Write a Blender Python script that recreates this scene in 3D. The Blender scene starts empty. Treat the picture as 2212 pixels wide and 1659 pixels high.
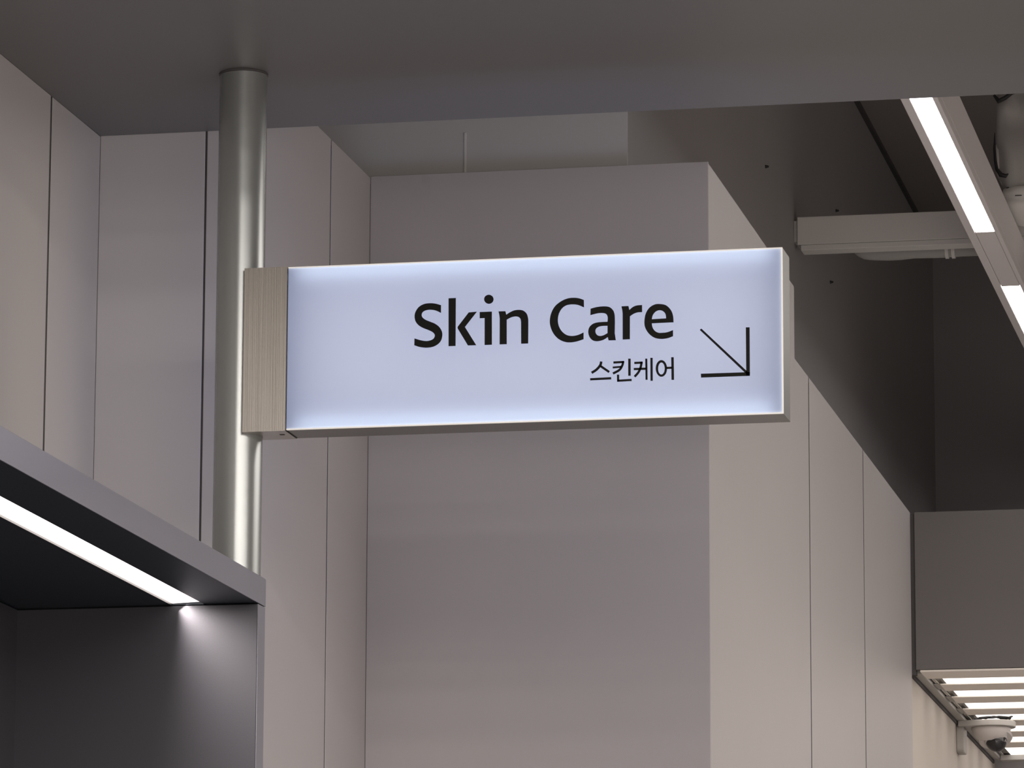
import bpy, bmesh, math, random
from mathutils import Vector, Matrix
random.seed(7)
scene = bpy.context.scene
COL = scene.collection

# ---------------------------------------------------------------- camera, world, big lights, exposure
cam_data = bpy.data.cameras.new('camera'); cam = bpy.data.objects.new('camera', cam_data); COL.objects.link(cam)
cam_data.sensor_width = 36.0; cam_data.lens = 10090.2 * 36.0 / 2212.0     # a long phone lens
cam_data.clip_start = 0.05; cam_data.clip_end = 100
right = Vector((0.97960, 0.20098, 0.00379)); fwd = Vector((-0.19807, 0.96190, 0.18863))
fwd.normalize(); right = (right - fwd * right.dot(fwd)).normalized(); up = right.cross(fwd)
cam.matrix_world = Matrix(((right.x, up.x, -fwd.x, 0.0), (right.y, up.y, -fwd.y, 0.0), (right.z, up.z, -fwd.z, 1.6), (0, 0, 0, 1)))
scene.camera = cam

world = bpy.data.worlds.new('world'); scene.world = world; world.use_nodes = True
bg = world.node_tree.nodes['Background']; bg.inputs[0].default_value = (0.9, 0.9, 0.95, 1); bg.inputs[1].default_value = 0.05

def area_lamp(name, loc, sx, sy, power, col=(1.0, 0.93, 0.88)):
    d = bpy.data.lights.new(name, 'AREA'); d.shape = 'RECTANGLE'; d.size = sx; d.size_y = sy
    d.energy = power; d.color = col
    o = bpy.data.objects.new(name, d); COL.objects.link(o); o.location = loc
    return o
# rows of lamps over the shop floor behind and beside the camera
for ly in (3.62, 2.4, 1.2, 0.0, -1.2, -2.4):
    area_lamp('shop_lamp_row_light', (2.0, ly, 3.84), 6.6, 0.30, 145)
area_lamp('right_fill_light', (2.3, 9.6, 3.84), 4.4, 3.2, 175)  # added fill, out of view, to brighten the clad wall right of the sign
front_fill = area_lamp('front_fill_light', (1.5, -3.85, 1.5), 7.0, 2.2, 110)  # added fill from behind the camera, no actual display wall
front_fill.rotation_euler = (math.radians(90), 0, 0)
for lx in (1.0, 1.8, 2.7, 3.6):
    area_lamp('aisle_lamp_light', (lx, 4.6, 3.80), 0.06, 1.6, 3.5)

vs = scene.view_settings
vs.view_transform = 'Standard'; vs.look = 'None'; vs.exposure = 0.0; vs.gamma = 1.0; vs.use_curve_mapping = False
scene.cycles.max_bounces = 8; scene.cycles.diffuse_bounces = 5; scene.cycles.glossy_bounces = 4
scene.cycles.sample_clamp_indirect = 4.0; scene.cycles.caustics_reflective = False; scene.cycles.caustics_refractive = False

# ---------------------------------------------------------------- materials
def new_mat(name):
    m = bpy.data.materials.new(name); m.use_nodes = True
    nt = m.node_tree
    return m, nt, nt.nodes, nt.links, nt.nodes['Principled BSDF']

def paint(name, col, rough=0.6, var=0.05, bump=0.02, scale=3.0, grain=220.0, metallic=0.0, spec=0.35):
    """painted surface: a faint cloudy tone and a fine roller grain"""
    m, nt, N, L, b = new_mat(name)
    tc = N.new('ShaderNodeTexCoord')
    n1 = N.new('ShaderNodeTexNoise'); n1.inputs['Scale'].default_value = scale; n1.inputs['Detail'].default_value = 5
    L.new(tc.outputs['Object'], n1.inputs['Vector'])
    mix = N.new('ShaderNodeMixRGB'); mix.inputs[1].default_value = (*[c * (1 - var) for c in col], 1); mix.inputs[2].default_value = (*[c * (1 + var) for c in col], 1)
    L.new(n1.outputs['Fac'], mix.inputs[0]); L.new(mix.outputs[0], b.inputs['Base Color'])
    b.inputs['Roughness'].default_value = rough; b.inputs['Metallic'].default_value = metallic
    b.inputs['Specular IOR Level'].default_value = spec
    if bump:
        n2 = N.new('ShaderNodeTexNoise'); n2.inputs['Scale'].default_value = grain; n2.inputs['Detail'].default_value = 2
        L.new(tc.outputs['Object'], n2.inputs['Vector'])
        bp = N.new('ShaderNodeBump'); bp.inputs['Strength'].default_value = bump; bp.inputs['Distance'].default_value = 0.002
        L.new(n2.outputs['Fac'], bp.inputs['Height']); L.new(bp.outputs[0], b.inputs['Normal'])
    return m

def scuffed(name, col, stain, thresh, scale, rough=0.6, stretch=(1, 1, 0.4)):
    """painted wall with sparse darker scuffs and patches"""
    m = paint(name, col, rough)
    nt = m.node_tree; N = nt.nodes; L = nt.links; b = N['Principled BSDF']
    src = b.inputs['Base Color'].links[0].from_socket
    tc = N.new('ShaderNodeTexCoord'); mp = N.new('ShaderNodeMapping'); mp.inputs['Scale'].default_value = stretch
    n = N.new('ShaderNodeTexNoise'); n.inputs['Scale'].default_value = scale; n.inputs['Detail'].default_value = 6; n.inputs['Roughness'].default_value = 0.65
    L.new(tc.outputs['Object'], mp.inputs[0]); L.new(mp.outputs[0], n.inputs['Vector'])
    r = N.new('ShaderNodeValToRGB'); r.color_ramp.elements[0].position = thresh; r.color_ramp.elements[1].position = thresh + 0.06
    r.color_ramp.elements[0].color = (0, 0, 0, 1); r.color_ramp.elements[1].color = (0.6, 0.6, 0.6, 1)
    L.new(n.outputs['Fac'], r.inputs[0])
    mix = N.new('ShaderNodeMixRGB'); mix.inputs[2].default_value = (*stain, 1)
    L.new(r.outputs[0], mix.inputs[0]); L.new(src, mix.inputs[1]); L.new(mix.outputs[0], b.inputs['Base Color'])
    return m

def brushed(name, col, rough, streak_scale, aniso=0.0, var=0.12, bump=0.05):
    """brushed metal: streaks drawn out along z"""
    m, nt, N, L, b = new_mat(name)
    tc = N.new('ShaderNodeTexCoord'); mp = N.new('ShaderNodeMapping'); mp.inputs['Scale'].default_value = (streak_scale, streak_scale, 3.0)
    n = N.new('ShaderNodeTexNoise'); n.inputs['Scale'].default_value = 1.0; n.inputs['Detail'].default_value = 4
    L.new(tc.outputs['Object'], mp.inputs[0]); L.new(mp.outputs[0], n.inputs['Vector'])
    mix = N.new('ShaderNodeMixRGB'); mix.inputs[1].default_value = (*[c * (1 - var) for c in col], 1); mix.inputs[2].default_value = (*[c * (1 + var) for c in col], 1)
    L.new(n.outputs['Fac'], mix.inputs[0]); L.new(mix.outputs[0], b.inputs['Base Color'])
    b.inputs['Metallic'].default_value = 1.0; b.inputs['Roughness'].default_value = rough
    if aniso:
        b.inputs['Anisotropic'].default_value = aniso
        tg = N.new('ShaderNodeTangent'); tg.direction_type = 'RADIAL'; tg.axis = 'Z'
        L.new(tg.outputs[0], b.inputs['Tangent'])
    bp = N.new('ShaderNodeBump'); bp.inputs['Strength'].default_value = bump; bp.inputs['Distance'].default_value = 0.001
    L.new(n.outputs['Fac'], bp.inputs['Height']); L.new(bp.outputs[0], b.inputs['Normal'])
    return m

def glow(name, col, strength):
    m, nt, N, L, b = new_mat(name)
    b.inputs['Base Color'].default_value = (0.8, 0.8, 0.8, 1)
    b.inputs['Emission Color'].default_value = (*col, 1); b.inputs['Emission Strength'].default_value = strength
    b.inputs['Roughness'].default_value = 0.5
    return m

WALL = paint('wall_paint', (0.43, 0.405, 0.40), 0.55, 0.03)
PANEL = paint('lit_wall_panel', (0.58, 0.555, 0.55), 0.5, 0.02)  # cladding colour lifted to stand in for light falling on the left walls
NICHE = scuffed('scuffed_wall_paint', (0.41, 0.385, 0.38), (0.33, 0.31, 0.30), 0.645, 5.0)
GAP = paint('joint_and_shade_dark', (0.09, 0.085, 0.085), 0.9, 0, 0)
SOFFIT = paint('soffit_paint', (0.155, 0.152, 0.155), 0.42, 0.03, spec=0.5)
CORE = scuffed('bare_core_wall', (0.33, 0.32, 0.32), (0.20, 0.19, 0.18), 0.66, 2.5, 0.8)
PLASTER = scuffed('pale_plaster', (0.60, 0.59, 0.565), (0.46, 0.45, 0.43), 0.66, 3.0, 0.8, (1, 1, 2.0))
CEIL = paint('ceiling_paint', (0.36, 0.33, 0.31), 0.8, 0.05)
FLOOR = paint('floor_paint', (0.32, 0.31, 0.30), 0.5, 0.06)
BEIGE = paint('beige_wall_paint', (0.52, 0.47, 0.42), 0.6, 0.03)
BULK = paint('bulkhead_paint', (0.16, 0.15, 0.145), 0.6, 0.03)
POLE = brushed('satin_pole_metal', (0.36, 0.378, 0.372), 0.27, 60, 0.0, 0.04, 0.02)
STEEL = brushed('brushed_steel', (0.50, 0.475, 0.43), 0.26, 700, 0.7, 0.34, 0.16)
STEEL_DARK = brushed('frame_steel', (0.22, 0.215, 0.205), 0.33, 300, 0.0, 0.08, 0.04)
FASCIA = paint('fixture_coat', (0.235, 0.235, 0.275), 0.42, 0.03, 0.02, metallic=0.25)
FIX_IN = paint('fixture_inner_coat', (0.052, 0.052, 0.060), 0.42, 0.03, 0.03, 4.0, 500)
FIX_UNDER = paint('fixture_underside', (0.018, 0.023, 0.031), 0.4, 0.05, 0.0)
BLACK = paint('black_vinyl', (0.009, 0.009, 0.007), 0.5, 0, 0, spec=0.15)
CREAM = glow('acrylic_edge', (1.0, 0.94, 0.80), 0.30)
LAMPWHITE = paint('lamp_housing_white', (0.78, 0.74, 0.735), 0.45, 0.02, 0)
LED = glow('led_diffuser', (1.0, 0.965, 0.93), 6.0)
SHELF_LED = glow('shelf_led_diffuser', (1.0, 0.92, 0.89), 2.0)
LUM = glow('luminous_membrane', (1.0, 0.92, 0.87), 1.8)
SLAT = paint('louver_slat_paint', (0.86, 0.80, 0.73), 0.5, 0.03, 0)
TRAY = paint('tray_paint', (0.70, 0.685, 0.66), 0.6, 0.04)
WRAP = scuffed('duct_wrap_cloth', (0.40, 0.39, 0.375), (0.22, 0.21, 0.20), 0.62, 9.0, 0.9)
CAMWHITE = paint('camera_shell', (0.58, 0.55, 0.53), 0.4, 0.02, 0)
CAMGREY = paint('camera_mount_grey', (0.40, 0.385, 0.36), 0.5, 0.02, 0)
SMOKE = paint('smoked_dome', (0.015, 0.015, 0.017), 0.08, 0, 0, spec=0.6)
CABLE = paint('cable_sheath', (0.02, 0.021, 0.022), 0.5, 0, 0)

POLE.node_tree.nodes['Principled BSDF'].inputs['Metallic'].default_value = 0.65

# ---------------------------------------------------------------- mesh helpers
def link(name, me, mat, parent=None):
    o = bpy.data.objects.new(name, me); COL.objects.link(o)
    if mat: me.materials.clear(); me.materials.append(mat)
    if parent: o.parent = parent; o.matrix_parent_inverse = Matrix.Translation(parent.location).inverted()
    return o

def tag(o, label, cat, group=None, kind=None):
    o['label'] = label; o['category'] = cat
    if group: o['group'] = group
    if kind: o['kind'] = kind
    return o

def thing(name, loc, label, cat, group=None, kind=None):
    o = bpy.data.objects.new(name, None); COL.objects.link(o); o.location = loc; o.empty_display_size = 0.1
    return tag(o, label, cat, group, kind)

def add_box(bm, x0, x1, y0, y1, z0, z1):
    vs = [bm.verts.new((x, y, z)) for x in (x0, x1) for y in (y0, y1) for z in (z0, z1)]
    for f in ((0, 1, 3, 2), (4, 6, 7, 5), (0, 4, 5, 1), (2, 3, 7, 6), (0, 2, 6, 4), (1, 5, 7, 3)):
        bm.faces.new([vs[i] for i in f])

def finish(bm, name, mat, parent=None, bevel=0.0, smooth=False, seg=1):
    bmesh.ops.recalc_face_normals(bm, faces=bm.faces)
    if bevel: bmesh.ops.bevel(bm, geom=list(bm.edges), offset=bevel, segments=seg, affect='EDGES', clamp_overlap=True)
    me = bpy.data.meshes.new(name); bm.to_mesh(me); bm.free()
    if smooth:
        for p in me.polygons: p.use_smooth = True
    return link(name, me, mat, parent)

def box(name, x0, x1, y0, y1, z0, z1, mat, parent=None, bevel=0.0, seg=1):
    bm = bmesh.new(); add_box(bm, min(x0, x1), max(x0, x1), min(y0, y1), max(y0, y1), min(z0, z1), max(z0, z1))
    return finish(bm, name, mat, parent, bevel, seg=seg)

def smooth_by_angle(o, deg=40):
    me = o.data
    for p in me.polygons: p.use_smooth = True
    bm = bmesh.new(); bm.from_mesh(me)
    for e in bm.edges:
        if len(e.link_faces) == 2 and e.calc_face_angle(0) > math.radians(deg): e.smooth = False
    bm.to_mesh(me); bm.free()

def tube(name, pts, r, mat, parent=None, n=10, cap=True):
    bm = bmesh.new(); rings = []
    pts = [Vector(p) for p in pts]; ref = Vector((0.13, 0.31, 0.94)).normalized()
    for i, p in enumerate(pts):
        t = (pts[min(i + 1, len(pts) - 1)] - pts[max(i - 1, 0)]).normalized()
        a = t.cross(ref).normalized(); b = t.cross(a)
        rr = r[i] if isinstance(r, (list, tuple)) else r
        rings.append([bm.verts.new(p + (a * math.cos(2 * math.pi * k / n) + b * math.sin(2 * math.pi * k / n)) * rr) for k in range(n)])
    for A, B in zip(rings, rings[1:]):
        for k in range(n): bm.faces.new((A[k], A[(k + 1) % n], B[(k + 1) % n], B[k]))
    if cap: bm.faces.new(rings[0][::-1]); bm.faces.new(rings[-1])
    o = finish(bm, name, mat, parent); smooth_by_angle(o, 50); return o

def lathe(name, prof, center, mat, parent=None, n=40, tilt=None):
    """prof: list of (radius, z); closes at radius 0"""
    bm = bmesh.new(); rings = []
    for r, z in prof:
        if r < 1e-6: rings.append([bm.verts.new((0, 0, z))])
        else: rings.append([bm.verts.new((r * math.cos(2 * math.pi * k / n), r * math.sin(2 * math.pi * k / n), z)) for k in range(n)])
    for A, B in zip(rings, rings[1:]):
        for k in range(n):
            a = A[k % len(A)], A[(k + 1) % len(A)]; b = B[k % len(B)], B[(k + 1) % len(B)]
            vs = []
            for v in (a[0], a[1], b[1], b[0]):
                if v not in vs: vs.append(v)
            if len(vs) > 2: bm.faces.new(vs)
    M = Matrix.Translation(center) @ (tilt if tilt else Matrix.Identity(4))
    bmesh.ops.transform(bm, matrix=M, verts=bm.verts)
    o = finish(bm, name, mat, parent); smooth_by_angle(o, 35); return o

def outline(pts, k=5):
    """closed outline through points; runs between corner points (flag 1) are rounded with a Catmull-Rom curve"""
    n = len(pts); out = []
    for i in range(n):
        p0, p1, p2, p3 = pts[i - 1], pts[i], pts[(i + 1) % n], pts[(i + 2) % n]
        if p1[2] and p2[2]: out.append((p1[0], p1[1])); continue
        a = p1 if p1[2] else p0; d = p2 if p2[2] else p3
        for s in range(k):
            t = s / k
            out.append(tuple(0.5 * (2 * p1[j] + (p2[j] - a[j]) * t + (2 * a[j] - 5 * p1[j] + 4 * p2[j] - d[j]) * t * t + (3 * p1[j] - a[j] - 3 * p2[j] + d[j]) * t ** 3) for j in (0, 1)))
    return out

def flat_shape(name, loops_list, thick, mat, parent, place):
    """extruded flat cut-outs; each entry is [outer, hole, ...] in local millimetres; place maps (u, v, w) to the world"""
    bmo = bmesh.new()
    for loops in loops_list:
        cu = bpy.data.curves.new('cut', 'CURVE'); cu.dimensions = '2D'; cu.fill_mode = 'BOTH'; cu.extrude = thick * 500
        for lp in loops:
            sp = cu.splines.new('POLY'); pts = outline(lp); sp.points.add(len(pts) - 1); sp.use_cyclic_u = True
            for q, (u, v) in zip(sp.points, pts): q.co = (u, v, 0, 1)
        tmp = bpy.data.objects.new('cut', cu); COL.objects.link(tmp)
        me = bpy.data.meshes.new_from_object(tmp)
        b2 = bmesh.new(); b2.from_mesh(me); bmesh.ops.remove_doubles(b2, verts=b2.verts, dist=1e-4); b2.to_mesh(me); b2.free()
        bmo.from_mesh(me)
        bpy.data.objects.remove(tmp); bpy.data.curves.remove(cu); bpy.data.meshes.remove(me)
    for v in bmo.verts: v.co = place(*v.co)
    return finish(bmo, name, mat, parent)

# ---------------------------------------------------------------- the setting (metres; x right along the sign, y into the shop, z up)
XA, YB, X1, YC, X2, YE = -2.239, 7.404, -1.973, 8.264, -1.3345, 11.399   # faces of the stepped cladding
ZS, ZT, ZL, ZC = 3.5045, 3.622, 3.476, 4.614                             # soffit, clad tops, room ceiling
XU, YF, YG = -1.503, 8.36, 13.45                                          # bare core wall behind the cladding
YD = 9.367; ZLV = 3.083
G_ = 0.0035; T_ = 0.002                                                    # joint width, panel thickness

def S(o, label, cat): return tag(o, label, cat, kind='structure')

S(box('floor', -3.2, 6.0, -4.0, 15.0, -0.1, 0.0, FLOOR), 'pale grey shop floor far below the hanging sign', 'floor')
S(box('ceiling', -3.2, 6.0, -4.0, 15.0, ZC, ZC + 0.1, CEIL), 'dark raw upper ceiling above the linear lamp', 'ceiling')
S(box('wall_right', 6.0, 6.1, -4.0, 15.0, 0, ZC, WALL), 'plain grey wall on the far side of the shop', 'wall')
S(box('wall_front', -3.2, 6.0, -4.1, -4.0, 0, ZC, WALL), 'plain grey wall at the near end of the shop', 'wall')
S(box('wall_far', -3.2, 6.0, YG, YG + 0.1, 0, ZC, CORE), 'dark bare far wall behind the lamp and tray', 'wall')
S(box('ceiling_soffit', XA - 0.3, 1.4, 5.7, YB, ZS, ZS + 0.16, SOFFIT, bevel=0.0015), 'dark grey dropped soffit over the sign and pole', 'soffit')

# clad walls: dark backing with panels set on it, open joints between
w = S(box('wall_left', XA - 0.10, XA - T_, 1.0, YB + 0.1, 0, ZS + 0.4, GAP), 'grey panelled side wall at the left edge, behind the lit fixture', 'wall')
ys = [1.0, 2.326, 3.526, 4.726, 5.926, 7.126, YB]
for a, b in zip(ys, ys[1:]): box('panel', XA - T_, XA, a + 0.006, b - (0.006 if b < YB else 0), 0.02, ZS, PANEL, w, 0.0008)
w = S(box('wall_back', XA, X1 - T_, YB + T_, YB + 0.10, 0, ZT + 0.1, GAP), 'grey panelled wall facing the camera directly behind the pole', 'wall')
xs = [XA, -2.053, X1]
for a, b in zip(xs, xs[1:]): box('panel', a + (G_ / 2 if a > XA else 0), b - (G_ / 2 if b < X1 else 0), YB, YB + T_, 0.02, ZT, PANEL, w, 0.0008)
w = S(box('wall_return', X1 - 0.10, X1 - T_, YB + 0.10, YC + 0.01, 0, ZT - 0.01, GAP), 'grey panelled return wall running back from the pole to the recess', 'wall')
ys = [YB + T_, 7.9595, YC]
for a, b in zip(ys, ys[1:]): box('panel', X1 - T_, X1, a + (0.0045 if a > 7.5 else 0), b - (0.0045 if b < YC else 0), 0.02, ZT, WALL, w, 0.0008)
w = S(box('wall_recess', X1, X2 - T_, YC + T_, YC + 0.03, 0, ZT - 0.01, GAP), 'broad scuffed grey wall below and above the sign, facing the camera', 'wall')
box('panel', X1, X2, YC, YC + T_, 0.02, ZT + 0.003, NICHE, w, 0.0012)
w = S(box('wall_column_side', X2 - 0.10, X2 - T_ - 0.004, YC + 0.03, YE, 0, ZL - 0.01, GAP), 'paler grey clad wall running back to the right of the sign', 'wall')
box('panel', X2 - T_ - 0.004, X2, YC + T_, YD, 0.02, ZT, WALL, w, 0.0008)
ys = [YD, 9.605, 10.496, YE]
for a, b in zip(ys, ys[1:]): box('panel', X2 - T_ - 0.004, X2 - 0.004, a + 0.009, b - (0.009 if b < YE else 0), 0.02, ZL, WALL, w, 0.0008)
# bare building core above the cladding
w = S(box('wall_core_front', -2.6, XU - 0.0002, YF, YF + 0.004, ZS - 0.2, ZC, PLASTER), 'pale plaster face above the recess wall under the soffit edge', 'wall')
bm = bmesh.new(); add_box(bm, -1.8155, -1.8105, YF - 0.003, YF, ZT - 0.02, 3.725); finish(bm, 'plaster_joint', TRAY, w, 0.001)
w2 = S(box('wall_core_side', XU - 0.25, XU, YF + 0.0042, YG, 2.9, ZC, CORE), 'dark bare core wall above the clad wall, right of the sign', 'wall')
for (y, z) in ((10.109, 4.059), (11.297, 4.227), (11.18, 4.02)):
    bm = bmesh.new(); bmesh.ops.create_cone(bm, cap_ends=True, segments=8, radius1=0.004, radius2=0.002, depth=0.008)
    bmesh.ops.transform(bm, matrix=Matrix.Translation((XU + 0.004, y, z)) @ Matrix.Diagonal((1, 1.6, 1, 1)) @ Matrix.Rotation(math.radians(90), 4, 'Y'), verts=bm.verts)
    finish(bm, 'anchor_stub', CABLE, w2)
S(box('shadow_line', XU, XU + 0.010, YF + 0.02, YG, ZC - 0.012, ZC, GAP), 'thin dark shadow line where the core wall meets the ceiling', 'trim')  # solid dark strip drawn in for the shade along this corner
# bulkhead and the beige wall under it
wb = S(box('wall_bulkhead', X2 + 0.006, 3.0, YE, YE + 0.03, ZLV, ZL, BULK, bevel=0.001), 'plain grey bulkhead box face above the louvered lights', 'bulkhead')
box('shadow_gap', X2 - 0.006, X2 + 0.006, YE + 0.004, YE + 0.03, ZLV - 0.012, ZL - 0.004, GAP, wb)  # dark filler put in the gap in place of its shade
w = S(box('wall_inner', X2 - 0.10, X2 - 0.014, YE, YG, 0, ZLV + 0.12, GAP), 'warm beige wall under the louvered lights at the right edge', 'wall')
for a, b in ((YE, 12.44), (12.44, YG)): box('panel', X2 - 0.014, X2 - 0.008, a + 0.001, b - 0.002, 0.02, ZLV + 0.11, BEIGE, w, 0.0006)

# ---------------------------------------------------------------- pole
PX, PY, PR = -1.893, 7.045, 0.0385
pole = thing('steel_pole', (PX, PY, 0), 'round satin steel pole carrying the lit sign', 'pole')
lathe('shaft', [(0, 0.002), (PR, 0.002), (PR, ZS - 0.004), (0, ZS - 0.004)], (PX, PY, 0), POLE, pole, 96)
lathe('collar', [(0, ZS - 0.0035), (PR + 0.0008, ZS - 0.0035), (PR + 0.0008, ZS - 0.0005), (0, ZS - 0.0005)], (PX, PY, 0), GAP, pole, 64)
lathe('base_flange', [(PR + 0.0005, 0.0), (PR + 0.012, 0.0), (PR + 0.012, 0.006), (PR + 0.0005, 0.006), (PR + 0.0005, 0.0)], (PX, PY, 0), STEEL, pole, 48)

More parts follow.
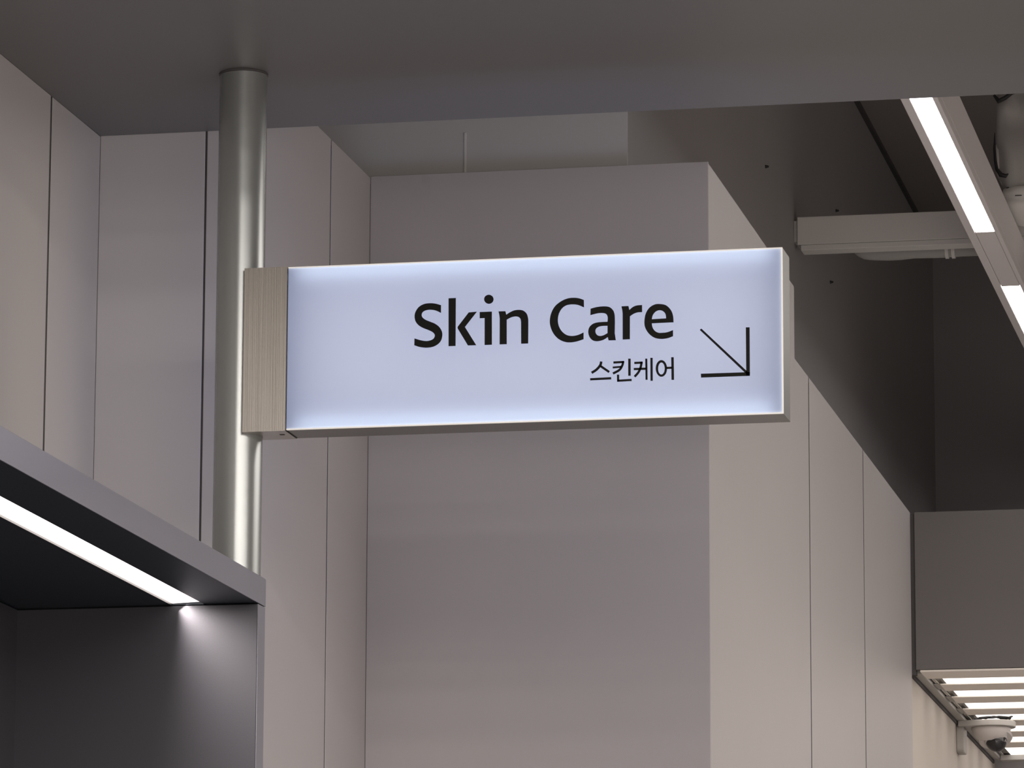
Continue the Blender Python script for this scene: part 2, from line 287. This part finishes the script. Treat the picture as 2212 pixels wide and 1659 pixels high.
# ---------------------------------------------------------------- the sign
GLYPHS = {
 'S': [[[(248.2,190.7,1),(239.5,193.4,0),(230.9,194.5,0),(221.2,193.6,0),(212.6,189.1,0),(207.5,181.8,0),(205.9,174.3,0),(207.6,166.2,0),(212.8,159.6,0),(220.4,155.0,0),(228.0,151.8,0),(235.0,148.0,0),(238.5,143.6,0),(237.7,139.1,0),(234.0,135.8,0),(225.9,134.1,0),(216.2,135.7,0),(206.0,139.1,1),(205.8,128.2,1),(214.2,125.2,0),(224.9,123.6,0),(235.7,124.7,0),(244.2,129.0,0),(249.0,135.2,0),(250.6,143.7,0),(249.2,150.2,0),(245.1,156.5,0),(238.6,161.5,0),(231.1,164.8,0),(223.5,168.3,0),(218.7,172.2,0),(217.2,176.2,0),(218.6,180.5,0),(223.4,183.3,0),(230.9,184.1,0),(239.6,182.5,0),(248.2,178.3,1)]]],
 'k': [[[(260.3,201.2,1),(271.9,201.3,1),(271.9,124.7,1),(260.8,124.7,1)]],[[(292.8,177.4,1),(305.6,178.0,1),(286.7,154.4,1),(305.0,124.6,1),(291.7,124.8,1),(275.5,151.9,1),(275.0,154.0,1),(275.8,155.8,1)]]],
 'i': [[[(332.3,196.9,0),(331.9,199.1,0),(330.9,201.2,0),(329.2,202.8,0),(327.1,203.9,0),(324.8,204.4,0),(322.5,204.1,0),(320.4,203.2,0),(318.7,201.7,0),(317.7,199.7,0),(317.3,197.5,0),(317.7,195.3,0),(318.8,193.2,0),(320.4,191.6,0),(322.5,190.5,0),(324.8,190.0,0),(327.2,190.3,0),(329.2,191.2,0),(330.9,192.7,0),(331.9,194.7,0)]],[[(310.3,177.3,1),(329.7,177.3,1),(330.0,124.5,1),(318.5,124.5,1),(318.3,167.5,1),(310.4,167.4,1)]]],
 'n': [[[(340.4,177.2,1),(351.3,177.1,1),(352.8,171.4,1),(357.5,174.4,0),(365.0,177.7,0),(373.0,178.4,0),(380.0,176.8,0),(385.3,171.8,0),(387.6,164.2,0),(387.9,156.7,1),(387.8,124.4,1),(376.7,124.4,1),(376.4,159.3,1),(375.3,164.1,0),(372.0,167.3,0),(366.6,168.2,0),(360.2,166.9,0),(353.5,163.6,1),(353.7,124.5,1),(342.4,124.6,1),(342.4,165.9,1),(341.6,171.8,0)]]],
 'C': [[[(476.1,190.2,1),(468.6,193.1,0),(460.1,194.3,0),(450.5,193.6,0),(439.9,189.4,0),(430.3,181.8,0),(424.5,171.4,0),(422.2,159.7,0),(423.5,149.0,0),(428.3,138.2,0),(435.8,129.9,0),(445.3,125.0,0),(454.9,123.6,0),(465.5,124.9,0),(475.7,127.9,1),(475.7,138.5,1),(466.6,134.8,0),(457.0,133.7,0),(448.5,135.8,0),(441.1,142.0,0),(436.3,150.7,0),(434.9,160.3,0),(436.5,169.8,0),(441.0,177.7,0),(447.4,182.4,0),(455.9,184.0,0),(466.5,182.8,0),(476.3,178.4,1)]]],
 'a': [[[(486.9,175.9,1),(497.3,178.2,0),(507.9,178.8,0),(516.4,177.4,0),(522.2,172.4,0),(524.8,164.9,0),(525.3,153.7,1),(525.0,135.6,1),(526.7,124.4,1),(515.3,124.6,1),(514.0,129.9,1),(506.8,125.7,0),(497.3,123.9,0),(489.9,125.8,0),(485.1,131.3,0),(483.2,139.3,0),(485.1,146.7,0),(490.9,151.8,0),(499.4,153.8,0),(513.7,154.1,1),(514.0,161.0,0),(512.1,165.9,0),(507.4,168.2,0),(498.4,168.3,0),(486.5,165.8,1)],[(513.7,147.8,1),(504.7,147.8,0),(498.9,146.5,0),(495.0,143.1,0),(494.7,137.8,0),(497.8,133.3,0),(502.6,132.0,0),(507.9,133.1,0),(513.7,136.1,1)]]],
 'r': [[[(535.7,177.8,1),(546.7,177.9,1),(548.1,171.4,1),(553.4,175.8,0),(559.8,178.2,0),(568.2,178.6,1),(568.2,167.5,1),(560.8,167.2,0),(554.5,165.1,0),(549.0,161.5,1),(548.9,125.2,1),(537.6,125.1,1),(537.6,166.0,1),(537.0,171.3,0)]]],
 'e': [[[(617.7,149.4,1),(583.5,149.1,1),(584.5,143.0,0),(588.2,137.0,0),(594.0,133.7,0),(600.8,133.4,0),(608.2,134.1,0),(616.8,137.0,1),(616.8,127.5,1),(608.2,124.6,0),(597.6,123.9,0),(587.1,126.4,0),(578.2,133.7,0),(572.9,143.4,0),(571.9,153.0,0),(574.0,164.6,0),(579.8,173.9,0),(588.3,178.7,0),(596.7,179.1,0),(606.2,176.6,0),(613.6,168.9,0),(616.9,159.8,0)],[(583.5,155.5,1),(585.1,162.1,0),(589.3,167.2,0),(595.1,169.4,0),(600.9,167.8,0),(605.1,162.9,0),(606.1,156.0,1)]]],
 'seu': [[[(501.9,91.9,1),(501.6,90.5,1),(501.4,89.2,1),(501.1,88.0,1),(500.6,86.8,1),(499.6,85.4,1),(498.3,83.7,1),(496.8,82.1,1),(495.2,80.6,1),(493.5,79.3,1),(491.6,78.1,1),(489.6,77.0,1),(487.5,75.7,1),(489.6,72.5,1),(491.6,73.7,1),(493.6,74.9,1),(495.7,76.2,1),(497.7,77.7,1),(499.5,79.4,1),(501.2,81.2,1),(502.7,83.0,1),(503.9,84.9,1),(504.7,86.6,1),(505.1,88.3,1),(505.3,89.7,1),(505.6,91.0,1)]],[[(501.3,83.1,1),(515.2,73.0,1),(517.2,75.9,1),(503.4,86.0,1)]],[[(486.3,62.2,1),(519.5,62.7,1),(519.3,66.2,1),(486.2,65.7,1)]]],
 'kin': [[[(523.0,87.5,1),(540.0,87.9,1),(539.8,91.2,1),(522.9,90.9,1)]],[[(536.5,91.0,1),(536.3,89.5,1),(536.2,88.1,1),(536.0,86.7,1),(535.5,85.3,1),(534.7,83.6,1),(533.8,81.7,1),(532.7,80.0,1),(531.2,78.5,1),(529.3,77.2,1),(526.9,76.0,1),(524.1,74.7,1),(521.4,73.5,1),(523.0,70.3,1),(525.7,71.5,1),(528.4,72.8,1),(531.1,74.1,1),(533.5,75.8,1),(535.4,77.8,1),(536.8,79.9,1),(537.9,82.0,1),(538.7,83.9,1),(539.3,85.7,1),(539.6,87.5,1),(539.8,89.0,1),(540.0,90.5,1)]],[[(522.0,79.9,1),(536.1,80.6,1),(535.9,83.5,1),(521.7,82.8,1)]],[[(546.3,94.5,1),(546.3,67.5,1),(550.1,67.4,1),(550.1,94.3,1)]],[[(528.5,69.8,1),(528.7,59.0,1),(532.0,59.0,1),(531.9,69.7,1)]],[[(528.8,58.5,1),(551.7,59.0,1),(551.5,62.3,1),(528.7,61.8,1)]]],
 'ke': [[[(555.9,85.7,1),(569.1,85.7,1),(569.0,89.1,1),(555.8,89.0,1)]],[[(565.6,89.3,1),(565.3,87.4,1),(565.1,85.5,1),(564.8,83.7,1),(564.4,81.9,1),(563.9,79.9,1),(563.2,77.9,1),(562.4,76.0,1),(561.4,74.1,1),(560.1,72.3,1),(558.5,70.5,1),(556.7,68.7,1),(555.0,66.8,1),(557.6,64.4,1),(559.3,66.2,1),(561.1,68.1,1),(562.8,70.1,1),(564.3,72.2,1),(565.5,74.4,1),(566.4,76.6,1),(567.2,78.8,1),(567.8,80.9,1),(568.3,83.0,1),(568.6,84.9,1),(568.8,86.8,1),(569.0,88.7,1)]],[[(555.1,76.0,1),(574.8,75.9,1),(574.8,79.3,1),(555.0,79.4,1)]],[[(573.1,93.5,1),(573.5,60.2,1),(576.7,60.1,1),(576.3,93.4,1)]],[[(581.2,94.5,1),(581.3,58.3,1),(584.8,58.2,1),(584.7,94.4,1)]]],
 'eo': [[[(607.3,76.9,0),(606.9,80.9,0),(605.6,84.6,0),(603.7,87.6,0),(601.2,89.5,0),(598.5,90.3,0),(595.8,89.7,0),(593.3,87.9,0),(591.3,85.1,0),(590.1,81.5,0),(589.6,77.5,0),(590.1,73.4,0),(591.3,69.7,0),(593.3,66.8,0),(595.7,64.8,0),(598.4,64.1,0),(601.2,64.7,0),(603.6,66.4,0),(605.6,69.2,0),(606.8,72.8,0)],[(603.7,76.8,0),(603.4,79.8,0),(602.7,82.4,0),(601.5,84.6,0),(600.1,86.0,0),(598.5,86.5,0),(596.9,86.1,0),(595.4,84.8,0),(594.3,82.7,0),(593.5,80.1,0),(593.3,77.2,0),(593.5,74.3,0),(594.2,71.6,0),(595.4,69.5,0),(596.8,68.1,0),(598.4,67.6,0),(600.1,68.0,0),(601.5,69.3,0),(602.7,71.3,0),(603.4,73.9,0)]],[[(606.1,76.0,1),(615.7,76.1,1),(615.6,79.4,1),(606.0,79.3,1)]],[[(613.9,94.3,1),(614.3,58.6,1),(618.2,58.5,1),(617.8,94.2,1)]]],
 'arrow': [[[(731.0,137.1,1),(736.8,137.0,1),(736.8,60.7,1),(731.2,60.8,1)]],[[(660.3,66.6,1),(736.9,66.4,1),(736.8,60.7,1),(660.6,60.6,1)]],[[(661.3,137.9,1),(733.5,66.9,1),(730.5,64.6,1),(658.9,135.7,1)]]],
}

SX0, SX1, SY0, SY1, SZ0, SZ1 = -1.8037, -1.0152, 7.0, 7.075, 2.9118, 3.1735
sign = thing('lightbox_sign', (SX0, 7.0375, SZ0), 'backlit white box sign lettered Skin Care with a black arrow', 'sign')
# clamp block on the pole: front plate passes before the pole, the block is hollowed to its curve
bm = bmesh.new(); rr = PR + 0.0006; bx0, bx1, by0, by1 = -1.8742, -1.8045, 6.998, 7.0725
a0 = math.atan2(by1 - PY, math.sqrt(rr * rr - (by1 - PY) ** 2)); a1 = -math.atan2(math.sqrt(rr * rr - (bx0 - PX) ** 2), bx0 - PX)
prof = [(bx0, by0), (bx1, by0), (bx1, by1)] + [(PX + rr * math.cos(a0 + (a1 - a0) * i / 20), PY + rr * math.sin(a0 + (a1 - a0) * i / 20)) for i in range(21)]
lo = [bm.verts.new((x, y, SZ0 - 0.0015)) for x, y in prof]; hi = [bm.verts.new((x, y, SZ1 + 0.0005)) for x, y in prof]
bm.faces.new(lo[::-1]); bm.faces.new(hi)
for i in range(len(prof)):
    j = (i + 1) % len(prof); bm.faces.new((lo[i], lo[j], hi[j], hi[i]))
br = finish(bm, 'clamp_bracket', STEEL, sign); br['label'] = 'brushed steel clamp bracket'
box('screw_slot', -1.8215, -1.8135, 7.028, 7.034, SZ0 - 0.0019, SZ0 - 0.0012, BLACK, br, 0.0002)

# translucent opal acrylic: carries its own even glow and lets the edge LED strips inside shine through
m, nt, N, L, b = new_mat('opal_acrylic'); ACRYLIC = m
em = N.new('ShaderNodeEmission'); em.inputs[0].default_value = (0.50, 0.60, 0.98, 1); em.inputs[1].default_value = 0.25
trn = N.new('ShaderNodeBsdfTranslucent'); trn.inputs[0].default_value = (0.86, 0.92, 1.0, 1)
dif = N.new('ShaderNodeBsdfDiffuse'); dif.inputs[0].default_value = (0.35, 0.36, 0.38, 1)
ad = N.new('ShaderNodeAddShader'); mixs = N.new('ShaderNodeMixShader'); mixs.inputs[0].default_value = 0.12
L.new(em.outputs[0], ad.inputs[0]); L.new(trn.outputs[0], mixs.inputs[1]); L.new(dif.outputs[0], mixs.inputs[2]); L.new(mixs.outputs[0], ad.inputs[1])
L.new(ad.outputs[0], N['Material Output'].inputs[0])

def plane_y(name, y, inset, mat, parent, flip):
    bm = bmesh.new(); x0, x1, z0, z1 = SX0 + 0.0005, SX1 - inset, SZ0 + inset, SZ1 - inset
    v = [bm.verts.new(p) for p in ((x0, y, z0), (x1, y, z0), (x1, y, z1), (x0, y, z1))]
    bm.faces.new(v if not flip else v[::-1])
    me = bpy.data.meshes.new(name); bm.to_mesh(me); bm.free(); return link(name, me, mat, parent)
face = plane_y('sign_face', SY0 + 0.0005, 0.002, ACRYLIC, sign, False); face['label'] = 'glowing bluish white acrylic face'
ACRYLIC_REAR = ACRYLIC.copy(); ACRYLIC_REAR.name = 'opal_acrylic_rear_fill'; ACRYLIC_REAR.node_tree.nodes['Emission'].inputs[1].default_value = 1.6  # unseen rear glow raised above the front as added fill for the walls
plane_y('sign_face', SY1 - 0.0005, 0.002, ACRYLIC_REAR, sign, True)
box('added_divider', SX0 + 0.002, SX1 - 0.0016, 7.0365, 7.0385, SZ0 + 0.0016, SZ1 - 0.0016, SLAT, sign)  # added inside, unseen, to keep the stronger rear glow off the front
for y0, y1 in ((SY0, SY0 + 0.004), (SY1 - 0.004, SY1)):
    bm = bmesh.new(); t = 0.002
    add_box(bm, SX0 + 0.0005, SX1, y0, y1, SZ1 - t, SZ1); add_box(bm, SX0 + 0.0005, SX1, y0, y1, SZ0, SZ0 + t); add_box(bm, SX1 - t, SX1, y0, y1, SZ0 + t, SZ1 - t)
    finish(bm, 'edge_trim', CREAM if y0 == SY0 else STEEL_DARK, sign)
tt = 0.0015
box('joint_gasket', bx1 + 0.0001, SX0 + 0.0011, SY0 + 0.0042, SY1 - 0.003, SZ0 - 0.0004, SZ1, BLACK, sign)
box('frame_bottom', SX0 + 0.0012, SX1, SY0 + 0.0041, SY1 - 0.0041, SZ0, SZ0 + tt, STEEL_DARK, sign)
box('frame_top', SX0 + 0.0012, SX1, SY0 + 0.0041, SY1 - 0.0041, SZ1 - tt, SZ1, STEEL_DARK, sign)
box('frame_end', SX1 - tt, SX1, SY0 + 0.0041, SY1 - 0.0041, SZ0 + tt, SZ1 - tt, STEEL_DARK, sign)
# LED strips inside the box along its top and bottom
for zz, nm in ((SZ1 - 0.009, 'top'), (SZ0 + 0.009, 'bottom')):
    for yy, s in ((SY0 + 0.020, 1), (SY1 - 0.020, -1)):
        d = bpy.data.lights.new('sign_led_strip', 'AREA'); d.shape = 'RECTANGLE'; d.size = SX1 - SX0 - 0.03; d.size_y = 0.012; d.energy = 0.045; d.color = (0.80, 0.88, 1.0)
        o = bpy.data.objects.new('sign_led_strip', d); COL.objects.link(o); o.parent = sign; o.matrix_parent_inverse = Matrix.Translation(sign.location).inverted()
        o.location = ((SX0 + SX1) / 2, yy, zz); o.rotation_euler = (math.radians(-90 * s), 0, 0)

put = lambda u, v, w: (SX0 + u / 1000, SY0 - 0.0002 + w / 1000, SZ0 + v / 1000)
for key, loops in GLYPHS.items():
    o = flat_shape('arrow' if key == 'arrow' else 'letter', loops, 0.0008, BLACK, face, put)

# ---------------------------------------------------------------- display fixture at the left
FX, FY1, FYP, FZ1, FZ0, FB = -1.8297, 6.990, 6.9422, 2.6742, 2.6306, -2.2365
fix = thing('display_fixture', ((FX + FB) / 2, 5.0, 0), 'dark grey display fixture with a lit canopy beside the pole', 'display fixture')
FN = 3.2
L0, L1 = -1.9674, -1.9168
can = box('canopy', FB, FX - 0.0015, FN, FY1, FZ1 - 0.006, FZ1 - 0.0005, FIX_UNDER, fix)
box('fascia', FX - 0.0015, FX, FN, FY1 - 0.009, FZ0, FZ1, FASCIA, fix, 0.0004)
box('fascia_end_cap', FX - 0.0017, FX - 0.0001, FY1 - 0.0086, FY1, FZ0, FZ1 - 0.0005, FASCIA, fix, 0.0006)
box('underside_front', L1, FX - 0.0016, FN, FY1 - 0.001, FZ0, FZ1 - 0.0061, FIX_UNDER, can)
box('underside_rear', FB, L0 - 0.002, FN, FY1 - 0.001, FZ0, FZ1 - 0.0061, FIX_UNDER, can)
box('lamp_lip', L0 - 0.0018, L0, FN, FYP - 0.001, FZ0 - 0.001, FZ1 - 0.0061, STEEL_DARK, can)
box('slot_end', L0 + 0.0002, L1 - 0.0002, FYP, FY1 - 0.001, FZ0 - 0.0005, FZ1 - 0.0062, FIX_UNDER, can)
bm = bmesh.new(); prof = [(L0 + 0.0003, FZ0 + 0.002), (L1 - 0.0005, FZ0 + 0.004), (L1 - 0.0005, FZ0 + 0.020), (L0 + 0.0003, FZ0 + 0.020)]
A = [bm.verts.new((x, FN, z)) for x, z in prof]; B = [bm.verts.new((x, FYP - 0.0005, z)) for x, z in prof]
bm.faces.new(A); bm.faces.new(B[::-1])
for i in range(4): bm.faces.new((A[i], A[(i + 1) % 4], B[(i + 1) % 4], B[i]))
st = finish(bm, 'light_strip', SHELF_LED, can); st['label'] = 'glowing white light strip'
d = bpy.data.lights.new('shelf_led_profile', 'AREA'); d.shape = 'RECTANGLE'; d.size = 0.018; d.size_y = FYP - FN - 0.004; d.energy = 30.0; d.color = (1.0, 0.90, 0.85); d.spread = math.radians(105)
o = bpy.data.objects.new('shelf_led_profile', d); COL.objects.link(o); o.parent = fix; o.matrix_parent_inverse = Matrix.Translation(fix.location).inverted()
o.location = (L0 + 0.016, (FN + FYP) / 2, FZ0 - 0.002); o.rotation_euler = (0, math.radians(-40), 0)   # its lens throws the light towards the aisle
ep = box('end_panel', FB, FX - 0.0008, FYP, FY1 - 0.003, 0.0, FZ0 - 0.002, FIX_IN, fix, 0.0008)
box('edge_strip', FX - 0.0008, FX, FYP + 0.0008, FY1 - 0.004, 0.0, FZ0 - 0.002, FASCIA, ep)
box('end_panel', FB, FX - 0.0008, FN, FN + 0.045, 0.0, FZ0 - 0.002, FIX_IN, fix, 0.0008)
box('back_panel', FB, FB + 0.018, FN + 0.045, FYP, 0.0, FZ0 - 0.002, FIX_IN, fix)
for z in (0.08, 0.55, 1.0, 1.45): box('shelf', FB + 0.018, FX - 0.03, FN + 0.046, FYP - 0.001, z, z + 0.025, FASCIA, fix, 0.001)

# ---------------------------------------------------------------- linear ceiling lamp, upper right
LX0, LXR, LZ0, LZ1, LY0, LY1 = -1.036, -0.9645, 3.85, 3.958, 7.6, 13.40
lamp = thing('linear_ceiling_lamp', (-1.0, 10.5, LZ0), 'long white linear lamp with glowing strips under the dark ceiling', 'ceiling lamp')
a, c = -1.0170, -0.9752
bm = bmesh.new(); add_box(bm, LX0, LXR, LY0, LY1, LZ0 + 0.02, LZ1); finish(bm, 'housing', LAMPWHITE, lamp, 0.0008)
box('flange', LX0, a - 0.001, LY0, LY1, LZ0, LZ0 + 0.0199, LAMPWHITE, lamp, 0.0008)
box('flange', c + 0.001, LXR, LY0, LY1, LZ0, LZ0 + 0.0199, LAMPWHITE, lamp, 0.0008)
for y0, y1, on in ((LY0, 9.945, 1), (9.947, 10.518, 0), (10.52, 12.3, 1), (12.302, 12.87, 0), (12.872, LY1, 1)):
    if on: box('diffuser', a, c, y0 + 0.0008, y1 - 0.0008, LZ0 + 0.0015, LZ0 + 0.0195, LED, lamp, 0.0012)
    else: box('blank_cover', a, c, y0, y1, LZ0 + 0.001, LZ0 + 0.0195, LAMPWHITE, lamp, 0.0006)
for y in (8.4, 12.6): tube('suspension_rod', [(-1.0, y, LZ1), (-1.0, y, ZC)], 0.003, LAMPWHITE, lamp, 8)

# cross tray that the lamp hangs from, with its lip
tray = thing('ceiling_tray', (-0.4, 10.58, 3.96), 'pale grey ceiling tray crossing behind the linear lamp', 'tray')
TY = 10.551
box('channel', -1.4945, 1.2, TY, TY + 0.055, 3.976, 4.042, TRAY, tray, 0.001)
box('lower_lip', -1.4865, 1.2, TY + 0.002, TY + 0.052, 3.9625, 3.9755, TRAY, tray, 0.001)
box('wall_bracket', XU, -1.4946, TY + 0.01, TY + 0.045, 3.985, 4.035, TRAY, tray)

# wrapped pipe under the tray
pipe = thing('wrapped_pipe', (-0.4, 10.72, 3.99), 'short wrapped pale pipe just below the ceiling tray', 'pipe')
pts = [(-1.372 + 0.004, 10.70, 4.06)] + [(-1.372 + 0.03 * (1 - math.cos(t)), 10.70, 4.018 - 0.03 * math.sin(t)) for t in [i * math.pi / 10 for i in range(6)]]
rad = [0.022] * len(pts)
x = -1.33
while x < 1.0:
    pts.append((x, 10.70, 3.986 + 0.0012 * math.sin(x * 31))); rad.append(0.0215 + 0.0015 * math.sin(x * 47) + random.uniform(-0.0006, 0.0006)); x += 0.03
tube('pipe_wrap', pts, rad, WRAP, pipe, 18)
for x in (-1.165, -1.150, -0.6): tube('band', [(x, 10.70, 3.985), (x + 0.008, 10.70, 3.985)], 0.0232, TRAY, pipe, 18)
tube('pipe_hanger', [(-0.5, 10.70, 4.0), (-0.5, 10.70, ZC)], 0.006, TRAY, pipe, 8)

# cloth-wrapped duct at the right edge
def wrapped_block(name, x0, x1, y0, y1, z0, z1, amp, seed, parent, mat, corner):
    bm = bmesh.new(); nu, nv = 44, 40; rings = []
    cy, cz, hy, hz = (y0 + y1) / 2, (z0 + z1) / 2, (y1 - y0) / 2, (z1 - z0) / 2
    from mathutils import noise
    for i in range(nu + 1):
        t = i / nu; x = x0 + (x1 - x0) * t * t
        e = min(1.0, 0.80 + 0.20 * math.sqrt(min(1, (x - x0) / 0.03)))
        ring = []
        for k in range(nv):
            a_ = 2 * math.pi * k / nv; ca, sa = math.cos(a_), math.sin(a_)
            s = (abs(ca) ** corner + abs(sa) ** corner) ** (-1 / corner)
            q = Vector((x * 9 + seed, ca * 2.2, sa * 2.2 + x * 3))
            d = 1 + amp * (noise.noise(q) + 0.6 * noise.noise(q * 2.7)) * 1.2
            ring.append(bm.verts.new((x, cy + hy * ca * s * e * d, cz + hz * sa * s * e * d)))
        rings.append(ring)
    for A, B in zip(rings, rings[1:]):
        for k in range(nv): bm.faces.new((A[k], A[(k + 1) % nv], B[(k + 1) % nv], B[k]))
    bm.faces.new(rings[0][::-1]); bm.faces.new(rings[-1])
    return finish(bm, name, mat, parent, smooth=True)
duct = thing('wrapped_duct', (-0.3, 10.3, 4.0), 'cloth wrapped duct with dark folds above the lamp, top right', 'duct')
wrapped_block('cloth_wrap', -0.994, 1.2, 10.20, 10.46, 4.022, 4.30, 0.16, 3.0, duct, WRAP, 4.0)
wrapped_block('lower_sleeve', -0.985, 1.2, 10.225, 10.44, 3.966, 4.025, 0.03, 8.0, duct, TRAY, 6.0)
wrapped_block('end_collar', -1.0, -0.990, 10.21, 10.44, 4.05, 4.13, 0.03, 5.0, duct, TRAY, 4.0)
tube('dark_crease', [(-0.9955, 10.197, 4.135), (-0.9965, 10.193, 4.10), (-0.995, 10.192, 4.07), (-0.992, 10.192, 4.05), (-0.983, 10.19, 4.036), (-0.972, 10.19, 4.033), (-0.966, 10.19, 4.038)], [0.001, 0.003, 0.0035, 0.004, 0.006, 0.005, 0.001], CABLE, duct, 8)  # black tubes laid in to darken the creases of the cloth
tube('dark_crease', [(-0.995, 10.19, 4.22), (-0.985, 10.185, 4.205), (-0.97, 10.185, 4.212), (-0.955, 10.185, 4.222), (-0.93, 10.185, 4.226)], [0.003, 0.006, 0.005, 0.004, 0.001], CABLE, duct, 8)
tube('staple', [(-0.974, 10.222, 4.013), (-0.968, 10.222, 4.014)], 0.0013, CABLE, duct, 6)
tube('staple', [(-0.955, 10.222, 3.9945), (-0.940, 10.222, 3.9945)], 0.0010, CABLE, duct, 6)

# ---------------------------------------------------------------- luminous louver ceiling under the bulkhead
lou = thing('louver_light_ceiling', (0.5, 12.4, ZLV), 'glowing louvered light ceiling with cream slats under the bulkhead', 'light ceiling')
LVX0, LVX1, LVY0, LVY1 = X2 - 0.004, 2.9, YE + 0.031, 13.40
box('light_membrane', -1.287, LVX1, LVY0 + 0.11, LVY1, ZLV + 0.004, ZLV + 0.010, LUM, lou)
box('added_light_cover', LVX0 - 0.002, LVX1, LVY0, LVY1, ZLV + 0.105, ZLV + 0.125, GAP, lou)  # unseen, added so the membrane does not light the space above
box('front_rail', LVX0 + 0.02, LVX1, LVY0 - 0.03, LVY0 + 0.105, ZLV - 0.006, ZLV - 0.001, SLAT, lou, 0.0008)
box('rail_shadow', X2 - 0.008, LVX0 - 0.0002, LVY0 + 0.001, LVY1, ZLV - 0.016, ZLV, GAP, lou)  # dark strip standing in for the shadow along the top of the wall
box('side_rail', LVX0, LVX0 + 0.021, LVY0, LVY1, ZLV - 0.007, ZLV + 0.02, CAMGREY, lou, 0.001)
box('side_baffle', LVX0 + 0.022, -1.2875, LVY0 + 0.106, LVY1, ZLV + 0.006, ZLV + 0.012, STEEL_DARK, lou)
box('rail_glint', -1.3135, -1.306, LVY0 + 0.11, LVY1 - 0.06, ZLV + 0.001, ZLV + 0.0055, STEEL, lou, 0.0008)  # steel strip added in place of a reflection on the rail
box('end_rail', LVX0 + 0.022, LVX1, LVY1 - 0.05, LVY1, ZLV - 0.012, ZLV + 0.003, CAMGREY, lou, 0.001)
bm = bmesh.new(); add_box(bm, -1.300, LVX1, 0, 0.128, 0, 0.003); proto = finish(bm, 'slat', SLAT, lou, 0.0006)
k = 0; y = 11.673
while y + 0.13 < LVY1 - 0.05:
    o = proto if k == 0 else proto.copy()
    if k: COL.objects.link(o)
    o.location = (0, y, ZLV - 0.004)
    b = box('slat_clip', LVX0 + 0.0215, -1.2985, y + 0.010, y + 0.118, ZLV - 0.0008, ZLV + 0.0008, CAMGREY, lou, 0.0004)
    y += 0.2615; k += 1

# ---------------------------------------------------------------- dome camera on its arm
cctv = thing('dome_camera', (-1.3425, 12.46, 3.0), 'white dome security camera on a wall arm below the louvers', 'security camera')
CX, CY, CZ = -1.252, 12.46, 3.054
bm = bmesh.new(); prof = []
y0, y1, z0, z1, rc = 12.425, 12.505, 2.992, 3.068, 0.014
for cy_, cz_, s in ((y1 - rc, z1 - rc, 0), (y0 + rc, z1 - rc, 1), (y0 + rc, z0 + rc, 2), (y1 - rc, z0 + rc, 3)):
    for i in range(6):
        t = (s + i / 5) * math.pi / 2; prof.append((cy_ + rc * math.cos(t), cz_ + rc * math.sin(t)))
A = [bm.verts.new((-1.3425, p, q)) for p, q in prof]; B = [bm.verts.new((-1.322, p, q)) for p, q in prof]
bm.faces.new(A[::-1]); bm.faces.new(B)
for i in range(len(prof)): j = (i + 1) % len(prof); bm.faces.new((A[i], A[j], B[j], B[i]))
finish(bm, 'wall_plate', CAMGREY, cctv, 0.002)
bm = bmesh.new(); prof = [(-1.336, CY - 0.05), ] + [(CX + 0.066 * math.cos(t), CY + 0.066 * math.sin(t)) for t in [(-90 + i * 9) * math.pi / 180 for i in range(21)]] + [(-1.336, CY + 0.05)]
A = [bm.verts.new((p, q, CZ + 0.006)) for p, q in prof]; B = [bm.verts.new((p, q, CZ + 0.022)) for p, q in prof]
bm.faces.new(A[::-1]); bm.faces.new(B)
for i in range(len(prof)): j = (i + 1) % len(prof); bm.faces.new((A[i], A[j], B[j], B[i]))
finish(bm, 'arm', CAMGREY, cctv, 0.0015)
lathe('housing', [(0, 0.0055), (0.052, 0.0055), (0.053, 0.001), (0.050, -0.008), (0.040, -0.022), (0.030, -0.030), (0, -0.030)], (CX, CY, CZ), CAMWHITE, cctv, 40)
tilt = Matrix.Rotation(math.radians(-14), 4, 'Y') @ Matrix.Rotation(math.radians(-26), 4, 'X')
lathe('shroud', [(0.026, 0.008), (0.044, 0.004), (0.0455, -0.001), (0.042, -0.004), (0.026, -0.003)], (CX + 0.012, CY, CZ - 0.024), CAMWHITE, cctv, 40, tilt)
dome = lathe('dome', [(0.028, 0.006)] + [(0.028 * math.cos(t), -0.002 - 0.028 * math.sin(t)) for t in [i * math.pi / 16 for i in range(9)]], (CX + 0.013, CY - 0.003, CZ - 0.030), SMOKE, cctv, 32, tilt)
lathe('dome_ring', [(0.0282, 0.002), (0.031, 0.002), (0.031, -0.004), (0.0282, -0.004), (0.0282, 0.002)], (CX + 0.013, CY - 0.003, CZ - 0.030), CAMWHITE, cctv, 32, tilt)
for i in range(4):
    pts = [(CX - 0.04 + 0.022 * j + 0.004 * i, CY - 0.03 + 0.018 * math.sin(j * 1.7 + i), CZ + 0.026 + 0.006 * abs(math.sin(j * 1.3 + i * 0.8))) for j in range(5)]
    tube('cable', pts, 0.003, CABLE, cctv, 8)
